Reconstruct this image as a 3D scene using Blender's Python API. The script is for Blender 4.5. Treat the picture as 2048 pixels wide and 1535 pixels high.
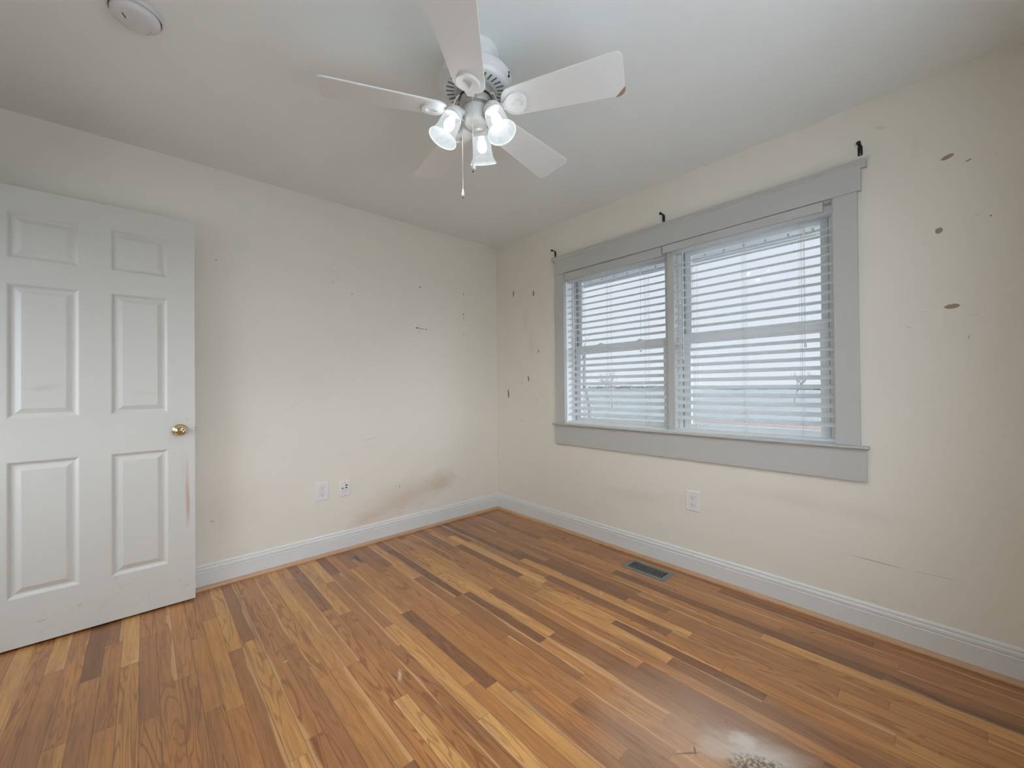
import bpy, bmesh, math, random
from mathutils import Vector, Matrix
random.seed(7)
SC = bpy.context.scene
C = SC.collection
PI = math.pi
for o in list(bpy.data.objects):
    bpy.data.objects.remove(o)

# ------------------------------------------------------------------ camera
F_PX, YAW, PITCH, ROLL = 814.2, 0.742505, 0.006942, -0.008930
fw = Vector((math.cos(PITCH)*math.sin(YAW), math.cos(PITCH)*math.cos(YAW), math.sin(PITCH)))
r0 = Vector((math.cos(YAW), -math.sin(YAW), 0))
u0 = r0.cross(fw)
rr = math.cos(ROLL)*r0 + math.sin(ROLL)*u0
uu = -math.sin(ROLL)*r0 + math.cos(ROLL)*u0
cam_d = bpy.data.cameras.new('camera')
cam = bpy.data.objects.new('camera', cam_d)
C.objects.link(cam)
cam.matrix_world = Matrix(((rr.x, uu.x, -fw.x, -2.45847), (rr.y, uu.y, -fw.y, -2.94961), (rr.z, uu.z, -fw.z, 1.15710), (0, 0, 0, 1)))
cam_d.sensor_width = 36
cam_d.lens = F_PX/2048*36
cam_d.shift_x = -8.67/2048
cam_d.shift_y = -5.20/2048
cam_d.clip_start = 0.02
SC.camera = cam

# ------------------------------------------------------------------ sky, exposure
SKY_STRENGTH = 0.84
SKY_SOUTH = 9.6         # southern sky, brightened as unseen fill
BULB = 1250.0           # radiance of the three lamp bulbs
FILL_SHEER = 0.70             # share of light the added, unseen sheer scatters
SHADE_GLOW = 0.56       # lit frosted glass
SHADE_T = 0.07          # light let through by the frosted glass
world = bpy.data.worlds.new('overcast_sky')
SC.world = world
world.use_nodes = True
wn = world.node_tree
wn.nodes.clear()
wo = wn.nodes.new('ShaderNodeOutputWorld')
bg = wn.nodes.new('ShaderNodeBackground')
tc = wn.nodes.new('ShaderNodeTexCoord')
sx = wn.nodes.new('ShaderNodeSeparateXYZ')
rp = wn.nodes.new('ShaderNodeValToRGB')
rp.color_ramp.elements[0].position = 0.0
rp.color_ramp.elements[0].color = (0.82, 0.88, 0.96, 1)
rp.color_ramp.elements[1].position = 0.45
rp.color_ramp.elements[1].color = (0.74, 0.82, 0.92, 1)
wn.links.new(tc.outputs['Generated'], sx.inputs[0])
wn.links.new(sx.outputs['Z'], rp.inputs[0])
wn.links.new(rp.outputs[0], bg.inputs[0])
# fill light: unseen southern sky raised far above the side seen through the blinds
sm = wn.nodes.new('ShaderNodeMapRange'); sm.interpolation_type = 'SMOOTHSTEP'
for i_, q_ in enumerate((.30, .85, SKY_STRENGTH, SKY_SOUTH)): sm.inputs[i_+1].default_value = q_
dp = wn.nodes.new('ShaderNodeVectorMath'); dp.operation = 'DOT_PRODUCT'; dp.inputs[1].default_value = (-.40, -.88, .26)
wn.links.new(tc.outputs['Generated'], dp.inputs[0])
wn.links.new(dp.outputs['Value'], sm.inputs[0])
wn.links.new(sm.outputs[0], bg.inputs[1])
wn.links.new(bg.outputs[0], wo.inputs[0])
SC.view_settings.view_transform = 'Standard'
SC.view_settings.look = 'None'
SC.view_settings.exposure = 0.30
SC.view_settings.gamma = 1.0
SC.view_settings.use_curve_mapping = False
SC.cycles.max_bounces = 10
SC.cycles.diffuse_bounces = 6
SC.cycles.transparent_max_bounces = 16
SC.cycles.use_denoising = True
SC.cycles.sample_clamp_indirect = 6.0
SC.cycles.caustics_reflective = False
SC.cycles.caustics_refractive = False

# ------------------------------------------------------------------ helpers
def tag(o, label=None, cat=None, group=None, kind=None):
    if label: o['label'] = label
    if cat: o['category'] = cat
    if group: o['group'] = group
    if kind: o['kind'] = kind
    return o

def empty(name, loc=(0, 0, 0), label=None, cat=None, group=None, kind=None):
    o = bpy.data.objects.new(name, None)
    o.empty_display_size = 0.05
    C.objects.link(o)
    o.location = loc
    return tag(o, label, cat, group, kind)

def obj(name, bm, m, parent=None, smooth=False, bevel=0.0, seg=2, world_space=True):
    bmesh.ops.recalc_face_normals(bm, faces=bm.faces)
    me = bpy.data.meshes.new(name)
    bm.to_mesh(me)
    bm.free()
    for mm in (m if isinstance(m, (list, tuple)) else [m]):
        me.materials.append(mm)
    if smooth:
        for f in me.polygons: f.use_smooth = True
        me.set_sharp_from_angle(angle=math.radians(40))
    o = bpy.data.objects.new(name, me)
    C.objects.link(o)
    if parent:
        o.parent = parent
        if world_space:                      # the mesh is given in world coordinates
            w = Vector((0, 0, 0)); p = parent
            while p: w += p.location; p = p.parent
            o.location = -w
    if bevel:
        md = o.modifiers.new('bevel', 'BEVEL')
        md.width = bevel; md.segments = seg; md.limit_method = 'ANGLE'; md.angle_limit = math.radians(40)
    return o

def bx(bm, x0, x1, y0, y1, z0, z1):
    v = [bm.verts.new((x, y, z)) for x in (min(x0, x1), max(x0, x1)) for y in (min(y0, y1), max(y0, y1)) for z in (min(z0, z1), max(z0, z1))]
    for f in ((0, 1, 3, 2), (4, 6, 7, 5), (0, 4, 5, 1), (2, 3, 7, 6), (0, 2, 6, 4), (1, 5, 7, 3)):
        bm.faces.new([v[i] for i in f])
    return v

def box(*a):
    bm = bmesh.new(); bx(bm, *a); return bm

def quad(bm, a, b, c, d, mi=0):
    f = bm.faces.new([bm.verts.new(p) for p in (a, b, c, d)])
    f.material_index = mi
    return f

def basis(n):
    n = Vector(n).normalized()
    a = Vector((1, 0, 0)) if abs(n.x) < .9 else Vector((0, 1, 0))
    a = (a - n*a.dot(n)).normalized()
    return a, n.cross(a), n

def lathe(bm, prof, origin=(0, 0, 0), axis=(0, 0, 1), n=32, cap0=True, cap1=True):
    """prof: list of (radius, distance along the axis)"""
    a, b, d = basis(axis); o = Vector(origin)
    rings = []
    for (r, h) in prof:
        rings.append([bm.verts.new(o + d*h + (a*math.cos(2*PI*k/n) + b*math.sin(2*PI*k/n))*max(r, 1e-5)) for k in range(n)])
    for p, q in zip(rings, rings[1:]):
        for k in range(n):
            bm.faces.new((p[k], p[(k+1) % n], q[(k+1) % n], q[k]))
    if cap0: bm.faces.new(rings[0])
    if cap1: bm.faces.new(rings[-1])
    return bm

def tube(bm, pts, r, n=10, cap=True):
    pts = [Vector(p) for p in pts]
    rad = r if isinstance(r, (list, tuple)) else [r]*len(pts)
    rings = []
    a0 = None
    for i, p in enumerate(pts):
        t = (pts[min(i+1, len(pts)-1)] - pts[max(i-1, 0)]).normalized()
        if a0 is None: a0 = basis(t)[0]
        a0 = (a0 - t*a0.dot(t)).normalized()
        b0 = t.cross(a0)
        rings.append([bm.verts.new(p + (a0*math.cos(2*PI*k/n) + b0*math.sin(2*PI*k/n))*rad[i]) for k in range(n)])
    for p, q in zip(rings, rings[1:]):
        for k in range(n):
            bm.faces.new((p[k], p[(k+1) % n], q[(k+1) % n], q[k]))
    if cap:
        bm.faces.new(rings[0]); bm.faces.new(rings[-1])
    return bm

def extrude_profile(bm, prof, p0, p1, mk):
    """prof: list of 2D points; mk(point2d, end) -> 3D"""
    A = [bm.verts.new(mk(q, p0)) for q in prof]
    B = [bm.verts.new(mk(q, p1)) for q in prof]
    n = len(prof)
    for k in range(n):
        bm.faces.new((A[k], A[(k+1) % n], B[(k+1) % n], B[k]))
    bm.faces.new(A); bm.faces.new(B)
    return bm

def prism(bm, pts, h, origin, U, V, N):
    """a closed 2D outline in the U,V plane with thickness h along N (centred)"""
    o = Vector(origin); U = Vector(U); V = Vector(V); N = Vector(N)
    A = [bm.verts.new(o + U*p[0] + V*p[1] - N*h/2) for p in pts]
    B = [bm.verts.new(o + U*p[0] + V*p[1] + N*h/2) for p in pts]
    n = len(pts)
    for k in range(n):
        bm.faces.new((A[k], A[(k+1) % n], B[(k+1) % n], B[k]))
    bm.faces.new(A); bm.faces.new(B)
    return bm

def annulus(bm, outer, inner, h, origin, U, V, N):
    o = Vector(origin); U = Vector(U); V = Vector(V); N = Vector(N)
    n = len(outer)
    L = []
    for pts in (outer, inner):
        for s in (-1, 1):
            L.append([bm.verts.new(o + U*p[0] + V*p[1] + N*h/2*s) for p in pts])
    ob, ot, ib, it = L
    for k in range(n):
        j = (k+1) % n
        bm.faces.new((ob[k], ob[j], ot[j], ot[k])); bm.faces.new((ib[k], ib[j], it[j], it[k]))
        bm.faces.new((ob[k], ob[j], ib[j], ib[k])); bm.faces.new((ot[k], ot[j], it[j], it[k]))
    return bm

def round_rect(w, h, r, n=6):
    pts = []
    for cx, cy, a in ((w/2-r, h/2-r, 0), (-w/2+r, h/2-r, 90), (-w/2+r, -h/2+r, 180), (w/2-r, -h/2+r, 270)):
        for k in range(n+1):
            t = math.radians(a + 90*k/n)
            pts.append((cx + r*math.cos(t), cy + r*math.sin(t)))
    return pts

# ------------------------------------------------------------------ materials
def mat(name, col=(.8, .8, .8), rough=.5, metal=0.0, spec=.5):
    m = bpy.data.materials.new(name)
    m.use_nodes = True
    p = m.node_tree.nodes['Principled BSDF']
    p.inputs['Base Color'].default_value = (*col, 1)
    p.inputs['Roughness'].default_value = rough
    p.inputs['Metallic'].default_value = metal
    p.inputs['Specular IOR Level'].default_value = spec
    return m

class NT:
    """small node-writing helper"""
    def __init__(s, m):
        s.t = m.node_tree; s.p = s.t.nodes['Principled BSDF']
    def n(s, kind, **kw):
        nd = s.t.nodes.new(kind)
        for k, v in kw.items(): setattr(nd, k, v)
        return nd
    def put(s, sock, v):
        if v is None: return
        if isinstance(v, bpy.types.NodeSocket): s.t.links.new(v, sock)
        elif isinstance(v, (tuple, list)) and len(v) == 3 and sock.type == 'RGBA': sock.default_value = (*v, 1)
        else: sock.default_value = v
    def math(s, op, a, b=None, c=None, clamp=False):
        nd = s.n('ShaderNodeMath', operation=op, use_clamp=clamp)
        for i, v in enumerate((a, b, c)): s.put(nd.inputs[i], v)
        return nd.outputs[0]
    def mix(s, f, a, b, mode='MIX'):
        nd = s.n('ShaderNodeMix', data_type='RGBA', blend_type=mode)
        s.put(nd.inputs[0], f); s.put(nd.inputs[6], a); s.put(nd.inputs[7], b)
        return nd.outputs[2]
    def pos(s):
        nd = s.n('ShaderNodeTexCoord')
        sp = s.n('ShaderNodeSeparateXYZ')
        s.t.links.new(nd.outputs['Object'], sp.inputs[0])
        return nd.outputs['Object'], sp.outputs[0], sp.outputs[1], sp.outputs[2]
    def comb(s, x=0, y=0, z=0):
        nd = s.n('ShaderNodeCombineXYZ')
        for i, v in enumerate((x, y, z)): s.put(nd.inputs[i], v)
        return nd.outputs[0]
    def noise(s, vec, scale=5, detail=4, rough=.55, dist=0.0):
        nd = s.n('ShaderNodeTexNoise')
        s.put(nd.inputs['Vector'], vec); nd.inputs['Scale'].default_value = scale
        nd.inputs['Detail'].default_value = detail; nd.inputs['Roughness'].default_value = rough
        nd.inputs['Distortion'].default_value = dist
        return nd.outputs[0]
    def white(s, vec, dim='2D'):
        nd = s.n('ShaderNodeTexWhiteNoise', noise_dimensions=dim)
        s.put(nd.inputs['Vector'], vec)
        return nd.outputs[0]
    def ramp(s, f, stops, interp='LINEAR'):
        nd = s.n('ShaderNodeValToRGB')
        cr = nd.color_ramp; cr.interpolation = interp
        while len(cr.elements) < len(stops): cr.elements.new(.5)
        for e, (p, c) in zip(cr.elements, stops):
            e.position = p; e.color = (*c, 1) if len(c) == 3 else c
        s.put(nd.inputs[0], f)
        return nd.outputs[0]
    def mr(s, v, a, b, c=0.0, d=1.0, smooth=False):
        nd = s.n('ShaderNodeMapRange', interpolation_type='SMOOTHSTEP' if smooth else 'LINEAR')
        s.put(nd.inputs[0], v)
        for i, q in enumerate((a, b, c, d)): s.put(nd.inputs[i+1], q)
        return nd.outputs[0]
    def bump(s, h, strength=.1, dist=.002):
        nd = s.n('ShaderNodeBump')
        nd.inputs['Strength'].default_value = strength; nd.inputs['Distance'].default_value = dist
        s.put(nd.inputs['Height'], h)
        s.t.links.new(nd.outputs[0], s.p.inputs['Normal'])

# a worn mark or painted sheen with its own outline: an ellipse in wall coordinates with a ragged edge
def mark_group():
    g = bpy.data.node_groups.new('wear_sheen_mark', 'ShaderNodeTree')
    for nm in ('U', 'V', 'CU', 'CV', 'RU', 'RV', 'Angle', 'Soft', 'Ragged'):
        g.interface.new_socket(nm, in_out='INPUT', socket_type='NodeSocketFloat')
    g.interface.new_socket('Mask', in_out='OUTPUT', socket_type='NodeSocketFloat')
    gi = g.nodes.new('NodeGroupInput'); go = g.nodes.new('NodeGroupOutput')
    def M(op, a, b=None, clamp=False):
        nd = g.nodes.new('ShaderNodeMath'); nd.operation = op; nd.use_clamp = clamp
        for i, v in enumerate((a, b)):
            if v is None: continue
            if isinstance(v, bpy.types.NodeSocket): g.links.new(v, nd.inputs[i])
            else: nd.inputs[i].default_value = v
        return nd.outputs[0]
    I = gi.outputs
    du = M('SUBTRACT', I['U'], I['CU']); dv = M('SUBTRACT', I['V'], I['CV'])
    ca = M('COSINE', I['Angle']); sa = M('SINE', I['Angle'])
    p = M('ADD', M('MULTIPLY', du, ca), M('MULTIPLY', dv, sa))
    q = M('SUBTRACT', M('MULTIPLY', dv, ca), M('MULTIPLY', du, sa))
    p = M('DIVIDE', p, I['RU']); q = M('DIVIDE', q, I['RV'])
    d = M('SQRT', M('ADD', M('MULTIPLY', p, p), M('MULTIPLY', q, q)))
    cv = g.nodes.new('ShaderNodeCombineXYZ')
    g.links.new(p, cv.inputs[0]); g.links.new(q, cv.inputs[1]); g.links.new(I['CU'], cv.inputs[2])
    nz = g.nodes.new('ShaderNodeTexNoise'); nz.inputs['Scale'].default_value = 1.7; nz.inputs['Detail'].default_value = 4
    g.links.new(cv.outputs[0], nz.inputs['Vector'])
    d = M('ADD', d, M('MULTIPLY', M('SUBTRACT', nz.outputs[0], .5), I['Ragged']))
    mk = M('DIVIDE', M('SUBTRACT', 1.0, d), I['Soft'], clamp=True)
    g.links.new(mk, go.inputs[0])
    return g
MARK = mark_group()

def add_marks(nt, u, v, col, marks):
    for (cu, cv, ru, rv, ang, soft, rag, colour, op) in marks:
        g = nt.n('ShaderNodeGroup'); g.node_tree = MARK
        nt.put(g.inputs['U'], u); nt.put(g.inputs['V'], v)
        for k, x in zip(('CU', 'CV', 'RU', 'RV', 'Angle', 'Soft', 'Ragged'), (cu, cv, ru, rv, math.radians(ang), soft, rag)):
            g.inputs[k].default_value = x
        col = nt.mix(nt.math('MULTIPLY', g.outputs[0], op), col, colour)
    return col

WALL = (0.770, 0.742, 0.662)
def wall_mat(name, axis, marks=()):
    m = mat(name, WALL, .75, spec=.2); nt = NT(m)
    vec, x, y, z = nt.pos()
    u = x if axis == 'x' else y
    base = nt.mix(nt.mr(nt.noise(vec, 1.6, 5, .6), .35, .7), WALL, (0.752, 0.724, 0.648))
    # faint scuffs that thicken towards the floor
    sc = nt.noise(nt.comb(nt.math('MULTIPLY', u, 9.0), nt.math('MULTIPLY', z, 22.0), 3.0), 1.0, 6, .7, .6)
    sc = nt.math('MULTIPLY', nt.mr(sc, .60, .74), nt.mr(z, 1.3, .2, 0, .30))
    base = nt.mix(sc, base, (0.56, 0.50, 0.43))
    col = add_marks(nt, u, z, base, marks)
    nt.put(nt.p.inputs['Base Color'], col)
    nt.bump(nt.noise(vec, 260, 2), .06, .001)
    return m

BRN = (.33, .23, .15); DK = (.06, .05, .05); GRY = (.70, .70, .70); TAN = (.55, .40, .27)
left_marks = [
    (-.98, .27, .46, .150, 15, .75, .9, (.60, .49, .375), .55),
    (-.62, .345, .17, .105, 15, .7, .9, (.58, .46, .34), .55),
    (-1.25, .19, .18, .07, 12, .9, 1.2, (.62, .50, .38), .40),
    (-2.008, 2.249, .055, .075, 0, .5, .9, GRY, .55), (-2.021, 2.032, .065, .07, 0, .5, .9, GRY, .55),
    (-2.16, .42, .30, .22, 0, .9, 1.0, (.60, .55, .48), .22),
    (-.992, .374, .005, .005, 0, .3, .2, DK, .9), (-.760, .378, .004, .004, 0, .3, .2, DK, .9),
    (-.968, .202, .004, .004, 0, .3, .2, DK, .8), (-.798, .198, .004, .004, 0, .3, .2, DK, .8),
    (-.830, 1.618, .016, .007, 0, .5, .8, (.17, .05, .05), .9), (-.790, 1.613, .055, .0032, 2, .6, .9, (.17, .05, .05), .85),
    (-.745, 1.612, .007, .006, 0, .5, .8, (.20, .05, .05), .8), (-.812, 1.590, .010, .005, 20, .6, .8, (.35, .15, .14), .6),
    (-.802, 1.950, .007, .008, 0, .4, .5, DK, .85), (-.374, 1.954, .006, .008, 0, .4, .5, DK, .85),
    (-.376, 1.775, .009, .009, 0, .5, .9, (.15, .10, .07), .8), (-.376, 1.742, .012, .008, 0, .5, .9, TAN, .7),
    (-.38, 1.60, .006, .010, 0, .5, .9, TAN, .7),
    (-1.348, 1.815, .005, .005, 0, .4, .5, DK, .7), (-2.14, 1.902, .004, .004, 0, .4, .3, DK, .8),
    (-1.472, 1.955, .030, .002, -8, .5, .8, TAN, .55), (-1.445, 1.925, .002, .030, 0, .5, .8, TAN, .5), (-1.478, 1.88, .004, .014, 0, .5, .8, TAN, .55),
    (-1.223, .762, .075, .0018, 4, .5, .9, (.40, .33, .28), .55), (-1.240, .715, .055, .0016, 5, .5, .9, (.40, .33, .28), .45),
    (-2.163, .376, .010, .003, 0, .5, .6, DK, .7), (-1.75, 1.02, .16, .0018, 35, .6, 1.2, (.45, .40, .36), .35),
    (-.62, .86, .10, .002, -50, .6, 1.2, (.45, .40, .36), .3), (-.95, 1.28, .12, .0018, 70, .6, 1.2, (.45, .40, .36), .3),
]
right_marks = [
    (-2.925, 2.082, .022, .0095, -17, .18, .35, BRN, .95), (-2.983, 2.045, .010, .0028, -22, .2, .3, (.25, .17, .11), .95),
    (-2.897, 1.784, .0125, .0135, 30, .18, .6, BRN, .95), (-2.931, 1.462, .025, .0105, -4, .18, .35, BRN, .95),
    (-3.039, 1.803, .003, .003, 0, .3, .3, DK, .9), (-3.00, 1.815, .020, .0012, -14, .5, .5, TAN, .5),
    (-.243, 1.971, .008, .028, 6, .25, .5, (.16, .10, .06), .95), (-.497, 1.930, .011, .026, -4, .25, .5, (.25, .19, .13), .95),
    (-.550, 1.433, .007, .015, 0, .3, .4, (.16, .10, .06), .9), (-.427, 1.204, .009, .027, -8, .25, .4, (.16, .10, .06), .9),
    (-.163, 1.071, .009, .046, -4, .2, .3, (.16, .10, .06), .95), (-.345, 1.25, .0018, .14, 0, .6, .5, (.45, .36, .28), .6),
    (-.345, 1.165, .004, .012, 0, .5, .5, (.25, .18, .12), .7),
    (-.515, 1.020, .005, .005, 0, .3, .3, DK, .85), (-.346, .836, .005, .005, 0, .3, .3, DK, .85), (-.34, 1.04, .004, .004, 0, .4, .3, TAN, .8),
    (-.40, 1.72, .05, .11, 0, .8, 1.0, (.64, .62, .57), .45), (-.46, 1.50, .045, .16, 0, .8, 1.0, (.66, .66, .63), .5),
    (-2.976, 1.332, .003, .009, 0, .4, .5, (.45, .37, .28), .7), (-2.99, 1.42, .018, .004, 0, .6, .9, TAN, .35),
    (-2.80, 1.39, .014, .005, 20, .6, .9, TAN, .35), (-2.85, 1.45, .010, .004, 0, .6, .9, TAN, .3),
    (-2.68, .335, .11, .0022, 2, .5, .8, (.22, .19, .17), .7), (-2.87, .335, .10, .0016, -2, .5, .8, (.38, .33, .29), .45),
    (-2.72, 2.30, .03, .010, 20, .6, .8, TAN, .28), (-2.83, 2.17, .018, .09, 0, .7, .4, (.70, .67, .58), .5),
    (-2.675, 2.185, .010, .018, 0, .4, .6, (.62, .62, .60), .8),
    (-2.676, 2.185, .018, .006, 0, .4, .6, (.62, .62, .60), .8),
    (-2.45, .55, .45, .06, 2, .9, 1.4, (.56, .50, .43), .25), (-1.5, .40, .5, .07, -3, .9, 1.4, (.58, .52, .45), .22),
]
M_left = wall_mat('cream_paint_left', 'x', left_marks)
M_right = wall_mat('cream_paint_right', 'y', right_marks)
M_plain = wall_mat('cream_paint', 'y')
M_ceil = mat('ceiling_paint', (.80, .84, .84), .8, spec=.2)
nt = NT(M_ceil); v_, *_ = nt.pos(); nt.bump(nt.noise(v_, 180, 2), .05, .001)

M_trim = mat('white_trim_paint', (.50, .508, .492), .42)
M_base = mat('baseboard_paint', (.70, .72, .715), .40)
nt = NT(M_base); v_, x_, y_, z_ = nt.pos()
sc_ = nt.mr(nt.noise(v_, 14, 6, .7, .4), .63, .75, 0, .35)
nt.put(nt.p.inputs['Base Color'], nt.mix(sc_, (.70, .72, .715), (.50, .47, .43)))
M_shoe = mat('stained_shoe_moulding', (.52, .32, .19), .40)
nt = NT(M_shoe); v_, x_, y_, z_ = nt.pos()
nt.put(nt.p.inputs['Base Color'], nt.mix(nt.noise(v_, 22, 5, .6), (.56, .36, .22), (.43, .25, .14)))
M_blind = mat('white_vinyl_blind', (.86, .87, .86), .38)
_t = M_blind.node_tree; _p = _t.nodes['Principled BSDF']; _o = [n for n in _t.nodes if n.type == 'OUTPUT_MATERIAL'][0]
_tl = _t.nodes.new('ShaderNodeBsdfTranslucent'); _tl.inputs[0].default_value = (.92, .94, .95, 1)
_mx = _t.nodes.new('ShaderNodeMixShader'); _mx.inputs[0].default_value = .62
_t.links.new(_p.outputs[0], _mx.inputs[1]); _t.links.new(_tl.outputs[0], _mx.inputs[2]); _t.links.new(_mx.outputs[0], _o.inputs[0])
M_cord = mat('blind_cord', (.66, .66, .66), .7)
M_vinyl = mat('white_vinyl_frame', (.84, .86, .87), .35)
M_track = mat('window_track', (.28, .31, .34), .5)
M_black = mat('black_metal', (.012, .012, .013), .35)
M_dark = mat('dark_void', (.015, .015, .015), .6)
M_plate = mat('white_plastic', (.76, .76, .76), .3)
M_slot = mat('dark_slot', (.05, .045, .04), .6)
M_rim = mat('rim_shadow', (.36, .36, .35), .6)
M_fan = mat('white_fan_enamel', (.74, .755, .75), .35)
M_blade = mat('white_fan_blade', (.74, .755, .75), .42)
M_nickel = mat('brushed_nickel', (.52, .50, .47), .38, .85)
M_brass = mat('polished_brass', (.86, .68, .38), .14, 1.0)
M_steel = mat('steel', (.30, .30, .29), .3, .9)
M_wear = mat('bare_blade_core', (.36, .22, .15), .7)
M_det = mat('detector_plastic', (.66, .67, .68), .4)
M_vent = mat('grey_register_metal', (.20, .215, .20), .45, .35)
M_chain = mat('pull_chain', (.72, .70, .66), .35, .4)

def glass_mat():
    m = bpy.data.materials.new('window_glass'); m.use_nodes = True
    t = m.node_tree; t.nodes.clear()
    o = t.nodes.new('ShaderNodeOutputMaterial'); mx = t.nodes.new('ShaderNodeMixShader')
    tr = t.nodes.new('ShaderNodeBsdfTransparent'); gl = t.nodes.new('ShaderNodeBsdfGlossy'); fr = t.nodes.new('ShaderNodeLayerWeight')
    tr.inputs[0].default_value = (.97, .98, .98, 1); gl.inputs['Roughness'].default_value = .02
    gl.inputs[0].default_value = (.8, .8, .8, 1)
    fr.inputs[0].default_value = .5
    pw = t.nodes.new('ShaderNodeMath'); pw.operation = 'POWER'; pw.inputs[1].default_value = 5.0
    ma = t.nodes.new('ShaderNodeMath'); ma.operation = 'MULTIPLY_ADD'; ma.inputs[1].default_value = .85; ma.inputs[2].default_value = .03
    t.links.new(fr.outputs['Facing'], pw.inputs[0]); t.links.new(pw.outputs[0], ma.inputs[0])
    t.links.new(ma.outputs[0], mx.inputs[0]); t.links.new(tr.outputs[0], mx.inputs[1]); t.links.new(gl.outputs[0], mx.inputs[2])
    t.links.new(mx.outputs[0], o.inputs[0])
    return m
M_glass = glass_mat()

def shade_mat(name, glow):
    m = bpy.data.materials.new(name); m.use_nodes = True
    t = m.node_tree; t.nodes.clear()
    o = t.nodes.new('ShaderNodeOutputMaterial')
    tr = t.nodes.new('ShaderNodeBsdfTransparent'); em = t.nodes.new('ShaderNodeEmission')
    a = t.nodes.new('ShaderNodeMixShader')
    tcn = t.nodes.new('ShaderNodeTexCoord'); nz = t.nodes.new('ShaderNodeTexNoise'); cr = t.nodes.new('ShaderNodeValToRGB')
    nz.inputs['Scale'].default_value = 28; nz.inputs['Detail'].default_value = 3; nz.inputs['Distortion'].default_value = 1.2
    cr.color_ramp.elements[0].position = .3; cr.color_ramp.elements[0].color = (.72, .84, .87, 1)
    cr.color_ramp.elements[1].position = .7; cr.color_ramp.elements[1].color = (.98, 1.0, 1.0, 1)
    t.links.new(tcn.outputs['Object'], nz.inputs['Vector']); t.links.new(nz.outputs[0], cr.inputs[0]); t.links.new(cr.outputs[0], em.inputs[0])
    em.inputs[1].default_value = glow
    a.inputs[0].default_value = SHADE_T
    t.links.new(em.outputs[0], a.inputs[1]); t.links.new(tr.outputs[0], a.inputs[2])
    # glass close to the bulb scatters more of its light
    tl = t.nodes.new('ShaderNodeBsdfTranslucent'); df = t.nodes.new('ShaderNodeBsdfDiffuse')
    for n_ in (tl, df): n_.inputs[0].default_value = (.0007, .0007, .0007, 1)
    s1 = t.nodes.new('ShaderNodeAddShader'); s2 = t.nodes.new('ShaderNodeAddShader')
    t.links.new(tl.outputs[0], s1.inputs[0]); t.links.new(df.outputs[0], s1.inputs[1])
    t.links.new(a.outputs[0], s2.inputs[0]); t.links.new(s1.outputs[0], s2.inputs[1])
    t.links.new(s2.outputs[0], o.inputs[0])
    return m
M_shade = [shade_mat('lit_alabaster_glass', SHADE_GLOW), shade_mat('lit_alabaster_inside', SHADE_GLOW*1.22), shade_mat('lit_alabaster_rim', SHADE_GLOW*1.55)]

def emit_mat(name, col, s):
    m = bpy.data.materials.new(name); m.use_nodes = True
    t = m.node_tree; t.nodes.clear()
    o = t.nodes.new('ShaderNodeOutputMaterial'); e = t.nodes.new('ShaderNodeEmission')
    e.inputs[0].default_value = (*col, 1); e.inputs[1].default_value = s
    t.links.new(e.outputs[0], o.inputs[0])
    return m
M_bulb = emit_mat('lit_bulb', (.95, .985, 1.0), BULB)

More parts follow.
